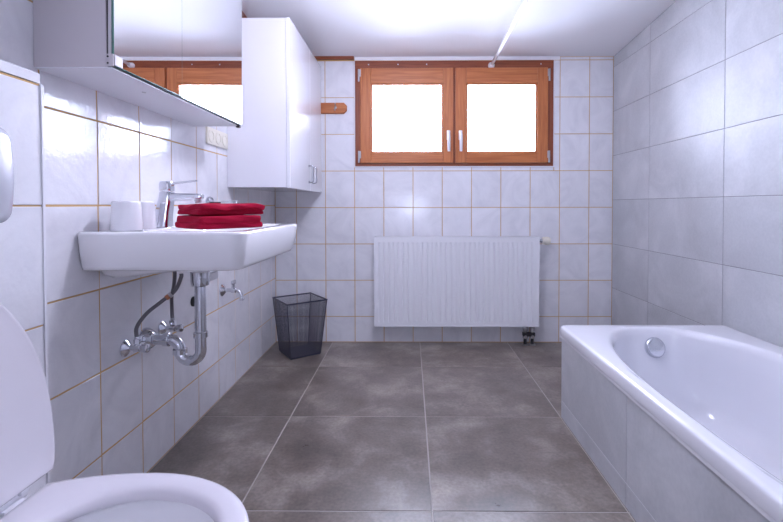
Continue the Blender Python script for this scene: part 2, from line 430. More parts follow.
# ------------------------------------------------------------------ window
def wooden_window(name, label, x0, x1, z0, z1, yface, ydir, sashes, head, dark_head=True):
    """ydir +1: the outside lies at +Y"""
    w = thing(name, label, 'window', ((x0 + x1) / 2, yface, z0), kind='structure')
    Y = lambda a, b: (min(yface + ydir * a, yface + ydir * b), max(yface + ydir * a, yface + ydir * b))
    ya, yb = Y(-0.004, 0.075)
    sx = (sashes[0][0], sashes[-1][1]); sz0, sz1 = sashes[0][2], sashes[0][3]
    part('frame_head', boxes((x0, x1, ya, yb, sz1 + 0.001, z1), bev=0.002), 'wood_dark', w)
    part('frame_sill', boxes((x0, x1, ya, yb, z0, sz0 - 0.001), bev=0.002), 'wood_dark', w)
    part('frame_jamb', boxes((x0, sx[0] - 0.001, ya, yb, sz0 - .001, sz1 + .001), bev=0.002), 'wood_dark_v', w)
    part('frame_jamb', boxes((sx[1] + 0.001, x1, ya, yb, sz0 - .001, sz1 + .001), bev=0.002), 'wood_dark_v', w)
    for i, (a, b, c, d, g0, g1, h0, h1) in enumerate(sashes):
        ya, yb = Y(-0.020, 0.045)
        s = part('sash', boxes((a, g0, ya, yb, c, d), (g1, b, ya, yb, c, d), bev=0.003), 'wood_v', w)
        part('sash_rail', boxes((g0, g1, *Y(-0.0195, 0.045), h1, d), bev=0.003), 'wood_h', s)
        part('sash_rail', boxes((g0, g1, *Y(-0.0195, 0.045), c, h0), bev=0.003), 'wood_h', s)
        bw = 0.010                                   # glazing bead
        yb0 = Y(-0.008, 0.012)
        part('glazing_bead', boxes((g0 - .001, g0 + bw, *yb0, h0, h1), (g1 - bw, g1 + .001, *yb0, h0, h1), (g0 + bw, g1 - bw, *yb0, h1 - bw, h1 + .001), (g0 + bw, g1 - bw, *yb0, h0 - .001, h0 + bw)), 'wood_v', s)
        part('glass_pane', boxes((g0, g1, *Y(0.012, 0.018), h0, h1)), 'glass', s)
        hx = a - 0.010 if i == 0 else b + 0.010
        for hz in (c + 0.002, d - 0.088):
            bm = bmesh.new(); yy = yface - ydir * 0.014
            tube(bm, [(hx, yy, hz), (hx, yy, hz + 0.08)], 0.0065, 12)
            for k in (0.026, 0.052): lathe(bm, (hx, yy, hz + k), (0, 0, 1), [(0, 0.0072), (0.002, 0.0072)], 12)
            sgn = 1 if i == 0 else -1
            box(bm, min(hx, hx + sgn * .014), max(hx, hx + sgn * .014), *sorted((yface - ydir * .022, yface - ydir * .0185)), hz + 0.03, hz + 0.078)
            part('hinge', bm, 'satin', s, True, 40)
    return w

def window_handle(px, pz, yface, parent):
    bm = bmesh.new()
    box(bm, px - 0.012, px + 0.012, yface - 0.030, yface - 0.0185, pz - 0.035, pz + 0.03, bev=0.004)
    tube(bm, [(px, yface - 0.028, pz + 0.005), (px, yface - 0.050, pz + 0.005)], 0.008, 12)
    sp = spline([(px, yface - 0.050, pz + 0.012), (px, yface - 0.054, pz - 0.02), (px, yface - 0.054, pz - 0.07), (px, yface - 0.052, pz - 0.115)], 6)
    tube(bm, sp, [0.009 + 0.002 * math.sin(math.pi * k / (len(sp) - 1)) for k in range(len(sp))], 12)
    return part('handle', bm, 'bright', parent, True, 45)

S1 = (-0.336, 0.294, 1.229, 1.871, -0.264, 0.226, 1.298, 1.768)
S2 = (0.309, 0.935, 1.229, 1.871, 0.383, 0.864, 1.298, 1.768)
win = wooden_window('window_1', 'orange brown wooden double casement window above the radiator', WX0, WX1, WZ0, WZ1, D, 1, [S1, S2], 0)
sash1, sash2 = [c for c in COL.objects if c.name.startswith('sash') and not c.name.startswith('sash_') and c.parent == win]
part('frame_mullion', boxes((0.2945, 0.3085, D - 0.006, D + 0.05, 1.2285, 1.8715)), 'wood_dark_v', win)
window_handle(0.262, 1.418, D, sash1); window_handle(0.343, 1.418, D, sash2)
for sx in (-0.28, 0.115, 0.89, -0.08):
    bm = bmesh.new(); lathe(bm, (sx, D - 0.0035, 1.899), (0, -1, 0), [(0, 0.005), (0.0015, 0.0045), (0.002, 0.002)], 12)
    part('screw', bm, 'satin', win, True, 40)
# unseen window added behind the camera for fill light and tile highlights
ZM = (VX0 + VX1) / 2
wooden_window('fill_window', 'small wooden window added for fill light in the wall opposite the radiator', VX0, VX1, VZ0, VZ1, YF, -1,
              [(VX0 + .03, VX1 - .03, VZ0 + .03, VZ1 - .03, VX0 + .09, VX1 - .09, VZ0 + .09, VZ1 - .09)], 0)

# door behind the camera
d1 = thing('door_1', 'plain white door in the wall behind the toilet', 'door', (0.92, YF, 0), kind='structure')
part('door_leaf', boxes((0.52, 1.30, YF + 0.001, YF + 0.03, 0.004, 1.98), bev=0.003), 'door_paint', d1)
bm = bmesh.new(); lathe(bm, (0.60, YF + 0.03, 1.03), (0, 1, 0), [(0, 0.024), (0.008, 0.023), (0.009, 0.009), (0.05, 0.009)], 18)
tube(bm, [(0.60, YF + 0.075, 1.03), (0.64, YF + 0.078, 1.03), (0.72, YF + 0.078, 1.03)], 0.009, 12)
part('door_handle', bm, 'satin', d1, True, 40)

# ------------------------------------------------------------------ bathtub and its tiled apron
TX0, TX1, TY0, TY1, TZ = 0.660, XR - 0.002, 0.22, 1.921, 0.412
def rrect(x0, x1, y0, y1, r, n=8, m=10):
    """rounded rectangle, evenly filled sides; r: radius or 4 radii for (x1,y1),(x0,y1),(x0,y0),(x1,y0)"""
    rs = r if isinstance(r, (list, tuple)) else [r] * 4; out = []
    cs = [(x1 - rs[0], y1 - rs[0], 0), (x0 + rs[1], y1 - rs[1], 90), (x0 + rs[2], y0 + rs[2], 180), (x1 - rs[3], y0 + rs[3], 270)]
    for i, (cx, cy, a) in enumerate(cs):
        arcp = [(cx + rs[i] * math.cos(R(a + 90 * k / n)), cy + rs[i] * math.sin(R(a + 90 * k / n))) for k in range(n + 1)]
        out += arcp
        nx, ny, na = cs[(i + 1) % 4]; q = (nx + rs[(i + 1) % 4] * math.cos(R(na)), ny + rs[(i + 1) % 4] * math.sin(R(na)))
        for k in range(1, m): out.append((arcp[-1][0] + (q[0] - arcp[-1][0]) * k / m, arcp[-1][1] + (q[1] - arcp[-1][1]) * k / m))
    return out

def superell(angles, cx, cy, a, b, e):
    out = []
    for t in angles:
        c, s = math.cos(t), math.sin(t)
        k = (abs(c / a) ** e + abs(s / b) ** e) ** (-1 / e); out.append((cx + c * k, cy + s * k))
    return out

tub = thing('bathtub', 'white built-in bathtub with chrome overflow along the grey tiled wall', 'bathtub', ((TX0 + TX1) / 2, (TY0 + TY1) / 2, 0))
TCX, TCY, TA, TB = 1.02, 1.10, 0.318, 0.782
base = rrect(TX0, TX1, TY0, TY1, [0.004, 0.025, 0.025, 0.004], 6, 26)
ang = [math.atan2(y - TCY, x - TCX) for x, y in base]
def toff(d, z): return [(x, y, z) for x, y in rrect(TX0 + d, TX1 - min(d, .002), TY0 + d, TY1 - d, [0.004, 0.025, 0.025, 0.004], 6, 26)]
rings = [toff(0.014, TZ - 0.044), toff(0.001, TZ - 0.0435), toff(0.0, TZ - 0.041), toff(0.0, TZ - 0.012), toff(0.0008, TZ - 0.007), toff(0.0025, TZ - 0.0035), toff(0.006, TZ - 0.001), toff(0.010, TZ), toff(0.016, TZ + 0.0002), toff(0.024, TZ + 0.0003)]
def tin(ea, eb, z, e, dy=0.0): return [(x, y, z) for x, y in superell(ang, TCX, TCY + dy, TA - ea, TB - eb, e)]
mid = [((a[0] + b[0]) / 2, (a[1] + b[1]) / 2, TZ + 0.001) for a, b in zip(rings[-1], tin(0, 0, TZ, 2.5))]
rings += [mid, tin(-.012, -.012, TZ + 0.0003, 2.5), tin(-.004, -.004, TZ, 2.5), tin(0.004, 0.003, TZ - 0.003, 2.5), tin(0.011, 0.009, TZ - 0.012, 2.5), tin(0.018, 0.016, TZ - 0.03, 2.5), tin(0.028, 0.030, TZ - 0.10, 3.1),
          tin(0.044, 0.055, TZ - 0.20, 4.2), tin(0.060, 0.080, TZ - 0.29, 5.0), tin(0.080, 0.11, TZ - 0.335, 5.0), tin(0.125, 0.16, TZ - 0.36, 4.0), tin(0.2, 0.3, TZ - 0.368, 2.6)]
bm = bmesh.new(); loft(bm, rings, False, True)
part('tub_shell', bm, 'acrylic', tub, True, 50)
def tub_wall(x, dz):
    """point and inward normal on the far end of the tub's inside at depth dz"""
    eb = 0.016 + 0.014 * (dz - .03) / .07
    a, b = TA - 0.03, TB - eb; u = abs((x - TCX) / a) ** 2.7
    return TCY + b * (1 - u) ** (1 / 2.7)
ox, oz = 1.045, TZ - 0.080
oy = tub_wall(ox, 0.080)
nrm = Vector((0.02, -1, 0.26)).normalized()
bm = bmesh.new(); lathe(bm, (ox, oy, oz), nrm, [(-0.01, 0.043), (0.006, 0.043), (0.012, 0.040), (0.016, 0.036), (0.017, 0.03), (0.015, 0.001)], 36)
ko = part('overflow_knob', bm, 'chrome', tub, True, 50)
c0 = Vector((ox, oy, oz)) + nrm * 0.0165
bm = bmesh.new(); tube(bm, [c0 + Vector((-0.006, 0, -0.012)), c0 + Vector((0.03, 0, -0.010))], 0.0026, 8)
part('grip', bm, 'satin', ko, True)
bm = bmesh.new(); lathe(bm, (TCX, TCY + 0.42, TZ - 0.366), (0, 0, 1), [(0, 0.033), (0.003, 0.032), (0.005, 0.02), (0.006, 0.001)], 28)
part('drain_plug', bm, 'chrome', tub, True, 50)

AX, AZ = 0.670, TZ - 0.044
apron = part('apron', boxes((AX + GR, AX + 0.03, TY0 + 0.016, TY1 - 0.002 - GR, 0, AZ), (AX + 0.03, XR - 0.001, TY1 - 0.032, TY1 - 0.002 - GR, 0, AZ), (AX + 0.03, XR - 0.001, TY0 + 0.016, TY0 + 0.046, 0, AZ)), 'apron_grout', tub)
part('silicone_bead', boxes((AX - 0.006, AX + 0.006, TY0 + 0.016, TY1 - 0.001, AZ - 0.013, AZ + 0.0002), bev=0.001), 'plastic', tub)
apron['label'] = 'grey tiled apron with pale joints'
ya = [-(TY1 - 0.002), -1.338, -0.738, -(TY0 + 0.016)]
for a, b in zip(ya, ya[1:]):
    for c, d in ((0, 0.076), (0.076, AZ)):
        put_tile('apron_tile', apron, 'right', AX, rect(a, b, c, d), 'grey_tile', gap=0.003)
for a, b in ((-XR + .001, -0.9), (-0.9, -AX)):
    for c, d in ((0, 0.076), (0.076, AZ)):
        put_tile('apron_tile', apron, 'end', TY1 - 0.002, rect(a, b, c, d), 'grey_tile', gap=0.003)

# ------------------------------------------------------------------ tall white wall cabinet
KX, KY0, KY1, KZ0, KZ1 = -0.604, 2.197, D - 0.0015, 1.033, 1.884
cab = thing('wall_cabinet', 'tall white gloss wall cabinet in the corner beside the window', 'cabinet', (XL + 0.001, (KY0 + KY1) / 2, KZ0))
part('cabinet_body', boxes((XL + 0.001, KX - 0.020, KY0, KY1, KZ0, KZ1), bev=0.0015), 'lacquer', cab)
ym = (KY0 + KY1) / 2 + 0.055
for a, b, hy in ((KY0, ym - 0.001, ym - 0.045), (ym + 0.001, KY1, ym + 0.045)):
    dr = part('cabinet_door', boxes((KX - 0.0185, KX, a, b, KZ0 - 0.004, KZ1 + 0.002), bev=0.0025, seg=3), 'lacquer', cab)
    bm = bmesh.new(); hz0, hz1 = KZ0 + 0.035, KZ0 + 0.155; ox = KX + 0.026
    tube(bm, [(KX - 0.001, hy, hz0 + .012), (ox - .008, hy, hz0 + .012), (ox - .001, hy, hz0 + .016), (ox, hy, hz0 + .024), (ox, hy, hz1 - .024), (ox - .001, hy, hz1 - .016), (ox - .008, hy, hz1 - .012), (KX - 0.001, hy, hz1 - .012)], 0.0055, 12)
    for z in (hz0 + .012, hz1 - .012): lathe(bm, (KX - .001, hy, z), (1, 0, 0), [(0, 0.009), (0.004, 0.009), (0.006, 0.006)], 14)
    part('handle', bm, 'chrome', dr, True, 50)

# ------------------------------------------------------------------ mirror cabinet
MX, MY0, MY1, MZ0, MZ1 = -0.744, 1.068, 1.862, 1.279, 1.93
mc = thing('mirror_cabinet', 'silver grey mirror cabinet with two mirrored doors above the washbasin', 'cabinet', (XL + 0.001, (MY0 + MY1) / 2, MZ0))
part('cabinet_body', boxes((XL + 0.001, MX, MY0, MY1, MZ0 + 0.003, MZ1), bev=0.001), 'alu', mc)
part('bottom_panel', boxes((XL + 0.001, MX + 0.010, MY0 + 0.002, MY1, MZ0, MZ0 + 0.0028)), 'alu_under', mc)
part('door_gap_shade', boxes((MX + 0.0005, MX + 0.003, MY0 + 0.002, MY1 - 0.002, MZ0 + 0.004, MZ1 - 0.004)), 'dark', mc)  # dark strip stands in for the shade in the gap behind the doors
ysplit = 1.384; SWING = 0.018                        # both doors stand very slightly open
for a, b in ((MY0 + 0.001, ysplit - 0.003), (ysplit + 0.003, MY1)):
    dr = part('mirror_door', boxes((MX + 0.0035, MX + 0.0115, a, b, MZ0 + 0.006, MZ1)), 'satin', mc)
    g_ = [part('mirror_glass', boxes((MX + 0.012, MX + 0.0165, a, b, MZ0 + 0.006, MZ1)), 'mirror_edge', dr),
          part('mirror_face', boxes((MX + 0.0166, MX + 0.0170, a + 0.002, b - 0.002, MZ0 + 0.008, MZ1 - 0.002)), 'mirror', dr)]
    pv = Vector((MX + 0.0035, a, MZ0)) - mc.location; T = Matrix.Translation(pv) @ Matrix.Rotation(-SWING, 4, 'Z') @ Matrix.Rotation(0.009, 4, 'Y') @ Matrix.Translation(-pv)
    for o in [dr] + g_: o.data.transform(T)
bm = boxes((MX - 0.001, MX + 0.019, MY0 - 0.004, MY0 - 0.0005, MZ0 + 0.003, MZ0 + 0.033), (MX + 0.0172, MX + 0.021, MY0 + 0.0, MY0 + 0.030, MZ0 + 0.006, MZ0 + 0.032), bev=0.0012)
hg = part('hinge', bm, 'alu', mc)
bm = bmesh.new()
for z in (0.010, 0.026): lathe(bm, (MX + 0.006, MY0 - 0.004, MZ0 + z), (0, -1, 0), [(0, 0.0025), (0.0008, 0.0025)], 10)
part('screw', bm, 'dark', hg)
part('corner_clip', boxes((MX + 0.004, MX + 0.020, MY1 - 0.012, MY1 + 0.003, MZ0 - 0.006, MZ0 + 0.012), bev=0.001), 'dark', mc)
bm = bmesh.new(); lathe(bm, (MX - 0.05, 1.30, MZ0), (0, 0, -1), [(-0.001, 0.006), (0.0015, 0.0055), (0.002, 0.002)], 12)
part('screw', bm, 'satin', mc)

# ------------------------------------------------------------------ washbasin
BX0, BX1, BY0, BY1, BZ0, BZ1 = XL + 0.001, -0.458, 1.192, 1.790, 0.757, 0.867
wb_ = thing('washbasin', 'wide white wall-hung ceramic washbasin holding red towels', 'washbasin', (BX0, (BY0 + BY1) / 2, BZ0))
def bring(z, dw, ds, df, rf, rw=0.012):
    return [(x, y, z) for x, y in rrect(BX0 + dw, BX1 - df, BY0 + ds, BY1 - ds, [rf, rw, rw, rf], 8, 12)]
rings = [bring(0.712, 0.12, 0.18, 0.24, 0.06, 0.06), bring(0.714, 0.05, 0.12, 0.20, 0.06, 0.05), bring(0.722, 0.022, 0.085, 0.175, 0.05, 0.04), bring(0.738, 0.010, 0.07, 0.155, 0.05, 0.03),
         bring(0.755, 0.004, 0.062, 0.14, 0.05, 0.03), bring(0.7565, 0.003, 0.05, 0.12, 0.05, 0.03), bring(0.7565, 0.0, 0.024, 0.028, 0.042, 0.02), bring(0.760, 0.0, 0.017, 0.020, 0.038), bring(0.770, 0.0, 0.013, 0.015, 0.036), bring(0.81, 0.0, 0.005, 0.006, 0.034), bring(0.858, 0.0, 0.0, 0.0, 0.034),
         bring(0.8645, 0.0, 0.002, 0.002, 0.034), bring(0.867, 0.0, 0.007, 0.007, 0.033), bring(0.867, 0.03, 0.03, 0.03, 0.05, 0.02), bring(0.8665, 0.125, 0.055, 0.042, 0.07, 0.06), bring(0.862, 0.133, 0.062, 0.049, 0.07, 0.06), bring(0.84, 0.142, 0.075, 0.06, 0.075, 0.07),
         bring(0.79, 0.155, 0.10, 0.09, 0.08, 0.08), bring(0.757, 0.175, 0.145, 0.13, 0.07, 0.07), bring(0.745, 0.20, 0.20, 0.17, 0.04, 0.04)]
rings = [[(x, y, 0.7565 - (0.7565 - z) * max(0.12, 1 - (x - BX0) / 0.34)) if z < 0.756 else (x, y, z) for x, y, z in r] for r in rings]
bm = bmesh.new(); loft(bm, rings)
part('basin_body', bm, 'ceramic', wb_, True, 60)
bm = bmesh.new(); lathe(bm, (-0.715, 1.5, 0.7445), (0, 0, 1), [(0, 0.032), (0.004, 0.031), (0.006, 0.02), (0.007, 0.001)], 24)
part('drain_plug', bm, 'chrome', wb_, True, 50)

# faucet
fy = 1.478
fa = thing('faucet', 'chrome single-lever mixer tap on the washbasin', 'faucet', (-0.84, fy, 0.867))
def rring(cx, cy, z, hx, hy, r, n=5): return [(x, y, z) for x, y in rrect(cx - hx, cx + hx, cy - hy, cy + hy, r, n, 2)]
bm = bmesh.new()
loft(bm, [rring(-0.846, fy, 0.8675, 0.028, 0.025, 0.014), rring(-0.846, fy, 0.872, 0.027, 0.0245, 0.014), rring(-0.839, fy, 0.92, 0.0245, 0.022, 0.012), rring(-0.830, fy, 0.965, 0.0215, 0.021, 0.012), rring(-0.8285, fy, 0.985, 0.0205, 0.0205, 0.012), rring(-0.8285, fy, 0.988, 0.018, 0.018, 0.01)])
body = part('faucet_body', bm, 'chrome', fa, True, 40)
bm = bmesh.new()
sec = lambda x, z, h, w: [(x, fy + a, z + b) for a, b in rrect(-w, w, -h, h, min(h, w) * 0.55, 4, 2)]
loft(bm, [sec(-0.835, 0.967, 0.014, 0.017), sec(-0.80, 0.969, 0.0135, 0.0165), sec(-0.76, 0.970, 0.0115, 0.0155), sec(-0.72, 0.971, 0.010, 0.0145), sec(-0.709, 0.971, 0.0085, 0.013), sec(-0.706, 0.971, 0.006, 0.010)])
sp_ = part('spout', bm, 'chrome', fa, True, 40)
bm = bmesh.new(); lathe(bm, (-0.724, fy, 0.963), (0.25, 0, -1), [(0, 0.0115), (0.012, 0.0115), (0.014, 0.010), (0.0145, 0.004)], 20)
part('aerator', bm, 'satin', sp_, True, 40)
bm = bmesh.new(); loft(bm, [rring(-0.8285, fy, 0.990, 0.0195, 0.0195, 0.012), rring(-0.829, fy, 0.992, 0.0205, 0.0205, 0.012), rring(-0.829, fy, 1.015, 0.0205, 0.0205, 0.012), rring(-0.829, fy, 1.022, 0.018, 0.0185, 0.012), rring(-0.829, fy, 1.0235, 0.013, 0.014, 0.009)])
lv = part('lever_cap', bm, 'chrome', fa, True, 40)
bm = bmesh.new()
sec2 = lambda x, z, h, w: [(x, fy + a, z + b) for a, b in rrect(-w, w, -h, h, h * 0.8, 3, 2)]
loft(bm, [sec2(-0.815, 1.014, 0.004, 0.012), sec2(-0.79, 1.018, 0.0032, 0.0105), sec2(-0.75, 1.022, 0.0028, 0.009), sec2(-0.728, 1.0245, 0.0025, 0.008)])
part('lever', bm, 'chrome', fa, True, 40)

# tumblers (upturned) on the basin deck
def tumbler(loc, label):
    o = link('tumbler', lathe(bmesh.new(), (0, 0, 0), (0, 0, 1), [(0.004, 0.036), (0.001, 0.039), (0.0, 0.041), (0.0015, 0.042), (0.04, 0.0402), (0.07, 0.0385), (0.081, 0.0378), (0.0848, 0.0365), (0.086, 0.034), (0.0862, 0.001)], 40), 'plastic', None, True, 50)
    o.location = loc; tag(o, label, 'tumbler', 'white tumblers on the washbasin')
tumbler((-0.842, 1.285, 0.8675), 'white upturned plastic tumbler standing at the side edge of the washbasin')
tumbler((-0.852, 1.372, 0.8675), 'white upturned plastic tumbler standing between the other tumbler and the tap')

# folded towels
def folded_towel(label, origin, ang_, lx, ly, z0, layers, seed, th, amp=1.0):
    """origin: near-left corner; folded cloth of several rounded layers with a fold on the near edge"""
    rnd = random.Random(seed); bm = bmesh.new(); ca, sa = math.cos(ang_), math.sin(ang_)
    z = z0
    for k in range(layers):
        a0, a1 = rnd.uniform(-0.006, 0.006), lx + rnd.uniform(-0.008, 0.006); b0, b1 = rnd.uniform(-0.005, 0.006), ly + rnd.uniform(-0.008, 0.008)
        rings = []
        ins = [(0.0, 0.16), (0.15, 0.045), (0.5, 0.0), (0.85, 0.045), (1.0, 0.16)]
        n, m = 5, 14
        for h, i in ins:
            d = i * th
            rings.append([(x, y, z + h * th) for x, y in rrect(a0 + d, a1 - d, b0 + d, b1 - d, 0.014, n, m)])
        grid_z = z + th
        # loft, close with a fan of inner rings so that the top can ripple
        for f in (0.75, 0.45, 0.15):
            cx, cy = (a0 + a1) / 2, (b0 + b1) / 2
            rings.append([(cx + (p[0] - cx) * f, cy + (p[1] - cy) * f, grid_z + 0.001 * (1 - f)) for p in rings[4]])
        loft(bm, rings)
        z += th * 0.80
    for v in bm.verts:
        w = 0.0035 * math.sin(v.co.x * 38 + seed) * math.cos(v.co.y * 27 + seed * 2) + 0.0025 * math.sin(v.co.x * 91 + v.co.y * 60 + seed)
        k = min(1, max(0, (v.co.z - z0) / 0.015)) if layers else 1
        v.co.z += w * k * amp
        v.co.y += 0.003 * math.sin(v.co.x * 55 + v.co.z * 200 + seed); v.co.x += 0.003 * math.sin(v.co.y * 48 + v.co.z * 170 + seed)
        x, y = v.co.x, v.co.y
        v.co.x, v.co.y = origin[0] + x * ca - y * sa, origin[1] + x * sa + y * ca
    o = link('towel', bm, 'red_towel', None, True, 80)
    bm2 = o.data; c = Vector((origin[0], origin[1], z0)); bm2.transform(Matrix.Translation(-c)); o.location = c
    smooth_mod(o, 1)
    tag(o, label, 'towel', 'folded red towels')
    return z
zt = folded_towel('folded red towel lying directly on the washbasin under another towel', (-0.605, 1.252, 0), R(50), 0.205, 0.180, 0.8685, 2, 3, 0.0225, 0.30)
folded_towel('folded red towel lying on top of another red towel', (-0.612, 1.268, 0), R(48), 0.210, 0.190, zt + 0.0058, 2, 11, 0.0185, 0.9)

# ------------------------------------------------------------------ trap, valves, hoses
TYT = 1.5
tr = thing('sink_trap', 'chrome tubular drain trap under the washbasin', 'drain trap', (XL, TYT, 0.482))
bm = bmesh.new(); lathe(bm, (XL, TYT, 0.474), (1, 0, 0), [(0.0005, 0.041), (0.008, 0.040), (0.018, 0.035), (0.030, 0.027), (0.036, 0.0195)], 28)
part('wall_flange', bm, 'chrome', tr, True, 40)
zc = 0.474; xu = -0.802
elbow = [(XL + 0.02, TYT, zc)] + arc((xu - 0.035, TYT, zc - 0.035), 0.035, 90, 0) + [(xu, TYT, zc - 0.045)]
bm = tube(bmesh.new(), elbow, 0.0185, 18); part('outlet_pipe', bm, 'chrome', tr, True, 60)
xd = -0.729; rad_ = (xd - xu) / 2
bend = [(xu, TYT, 0.444), (xu, TYT, 0.440)] + arc(((xu + xd) / 2, TYT, 0.437), rad_, 180, 360, n=18) + [(xd, TYT, 0.46), (xd, TYT, 0.497)]
bm = tube(bmesh.new(), bend, 0.0185, 18); part('trap_bend', bm, 'chrome', tr, True, 60)
bm = tube(bmesh.new(), [(xd, TYT, 0.49), (xd, TYT, 0.67)], 0.0185, 20); part('tail_pipe', bm, 'chrome', tr, True, 60)
nut = [(-0.010, 0.019), (-0.009, 0.0235), (0.008, 0.0235), (0.010, 0.021), (0.011, 0.019)]
for px, pz, ax in ((xd, 0.492, (0, 0, 1)), (xu, 0.434, (0, 0, 1)), (-0.846, zc, (1, 0, 0))):
    part('coupling_nut', lathe(bmesh.new(), (px, TYT, pz), ax, nut, 22), 'chrome', tr, True, 40)
bm = lathe(bmesh.new(), (xd, TYT, 0.66), (0, 0, 1), [(0, 0.0195), (0.004, 0.028), (0.02, 0.031), (0.035, 0.031), (0.0505, 0.032), (0.0515, 0.02)], 26)
wc_ = part('waste_cup', bm, 'chrome', tr, True, 40)
part('popup_housing', boxes((xd + 0.020, xd + 0.032, TYT + 0.005, TYT + 0.075, 0.675, 0.704), bev=0.004), 'satin', wc_)

def angle_valve(y, z, label):
    v = thing('angle_valve', label, 'valve', (XL, y, z), 'angle valves under the washbasin')
    part('wall_flange', lathe(bmesh.new(), (XL, y, z), (1, 0, 0), [(0.0005, 0.027), (0.004, 0.027), (0.010, 0.020), (0.016, 0.011), (0.018, 0.009)], 24), 'chrome', v, True, 40)
    b = part('valve_body', lathe(bmesh.new(), (XL, y, z), (1, 0, 0), [(0.012, 0.0085), (0.030, 0.0085), (0.032, 0.012), (0.050, 0.012), (0.053, 0.009), (0.058, 0.009)], 18), 'chrome', v, True, 40)
    part('outlet_nut', lathe(bmesh.new(), (XL + 0.040, y, z), (0, 0, 1), [(0.008, 0.008), (0.014, 0.008), (0.016, 0.0105), (0.029, 0.0105), (0.031, 0.008)], 6), 'chrome', b)
    part('knob', lathe(bmesh.new(), (XL, y, z), (1, 0, 0), [(0.056, 0.010), (0.058, 0.0135), (0.072, 0.0145), (0.076, 0.013), (0.078, 0.008)], 18), 'chrome', v, True, 40)
angle_valve(1.395, 0.478, 'chrome angle valve under the washbasin, on the toilet side of the drain trap')
angle_valve(1.605, 0.484, 'chrome angle valve under the washbasin, on the window side of the drain trap')

def hose(label, pts, fit_at):
    p = spline(pts, 10)
    h = thing('supply_hose', label, 'hose', tuple(p[0]), 'braided supply hoses')
    part('braid', tube(bmesh.new(), p, 0.0062, 12), 'hose', h, True)
    part('crimp', tube(bmesh.new(), p[:3], 0.008, 12), 'chrome', h, True, 40)
    if fit_at:
        i = int(fit_at * len(p)); a, b, c = p[i - 2], p[i], p[i + 2]
        f = part('fitting', tube(bmesh.new(), [a, b], 0.0095, 6), 'copper', h)
        part('fitting', tube(bmesh.new(), [b + (c - b) * 0.1, c], 0.010, 6), 'satin', h)
hose('braided steel hose with copper fitting, sweeping up beside the drain trap', [(XL + 0.040, 1.395, 0.508), (XL + 0.038, 1.397, 0.545), (XL + 0.062, 1.412, 0.587), (XL + 0.100, 1.432, 0.622), (XL + 0.135, 1.452, 0.655), (XL + 0.150, 1.462, 0.698), (XL + 0.150, 1.463, 0.71)], 0.58)
hose('plain braided steel hose rising steeply behind the drain trap', [(XL + 0.040, 1.605, 0.514), (XL + 0.040, 1.602, 0.56), (XL + 0.055, 1.575, 0.61), (XL + 0.085, 1.535, 0.655), (XL + 0.10, 1.515, 0.698), (XL + 0.10, 1.514, 0.71)], None)

pl = link('pipe_plug', lathe(bmesh.new(), (0, 0, 0), (1, 0, 0), [(0.0003, 0.021), (0.005, 0.021), (0.008, 0.018), (0.008, 0.008), (0.013, 0.008), (0.014, 0.003)], 22), 'black_rubber', None, True, 40)
pl.location = (XL, 1.838, 0.532); tag(pl, 'small round black pipe plug on the tiled wall behind the drain trap', 'pipe plug')

ty, tz = 2.124, 0.525
tp = thing('garden_tap', 'chrome appliance water tap on the tiled wall beyond the washbasin', 'tap', (XL, ty, tz))
part('wall_flange', lathe(bmesh.new(), (XL, ty, tz), (1, 0, 0), [(0.0005, 0.030), (0.004, 0.030), (0.011, 0.022), (0.018, 0.013), (0.02, 0.010)], 24), 'chrome', tp, True, 40)
part('tap_body', lathe(bmesh.new(), (XL, ty, tz), (1, 0, 0), [(0.012, 0.009), (0.045, 0.009), (0.048, 0.014), (0.068, 0.014), (0.072, 0.010), (0.078, 0.009)], 18), 'chrome', tp, True, 40)
part('tap_spout', tube(bmesh.new(), spline([(XL + 0.066, ty, tz), (XL + 0.084, ty, tz - 0.006), (XL + 0.096, ty, tz - 0.024), (XL + 0.098, ty, tz - 0.050)], 6), [0.009] * 14 + [0.011] * 5, 14), 'chrome', tp, True, 40)
kn = part('tap_stem', tube(bmesh.new(), [(XL + 0.057, ty, tz + 0.010), (XL + 0.057, ty, tz + 0.030)], 0.008, 12), 'chrome', tp, True, 40)
part('tap_handle', boxes((XL + 0.051, XL + 0.063, ty - 0.022, ty + 0.022, tz + 0.028, tz + 0.048), bev=0.004), 'chrome', tp, True, 40)

# chrome holder behind the towels
hy_, hz_ = 1.985, 0.956
hd = thing('towel_rail', 'short chrome towel rail on the tiled wall behind the red towels', 'towel rail', (XL, hy_, hz_))
part('wall_rosette', lathe(bmesh.new(), (XL, hy_, hz_), (1, 0, 0), [(0.0005, 0.026), (0.012, 0.026), (0.018, 0.022), (0.02, 0.012)], 24), 'chrome', hd, True, 40)
part('collar', lathe(bmesh.new(), (XL, hy_, hz_ - 0.008), (1, 0, 0), [(0.018, 0.010), (0.062, 0.010)], 18), 'dark', hd, True, 40)
part('rail', lathe(bmesh.new(), (XL, hy_, hz_ - 0.006), (1, 0, 0), [(0.062, 0.010), (0.064, 0.013), (0.098, 0.013), (0.10, 0.0145), (0.135, 0.0145), (0.138, 0.012)], 20), 'chrome', hd, True, 40)

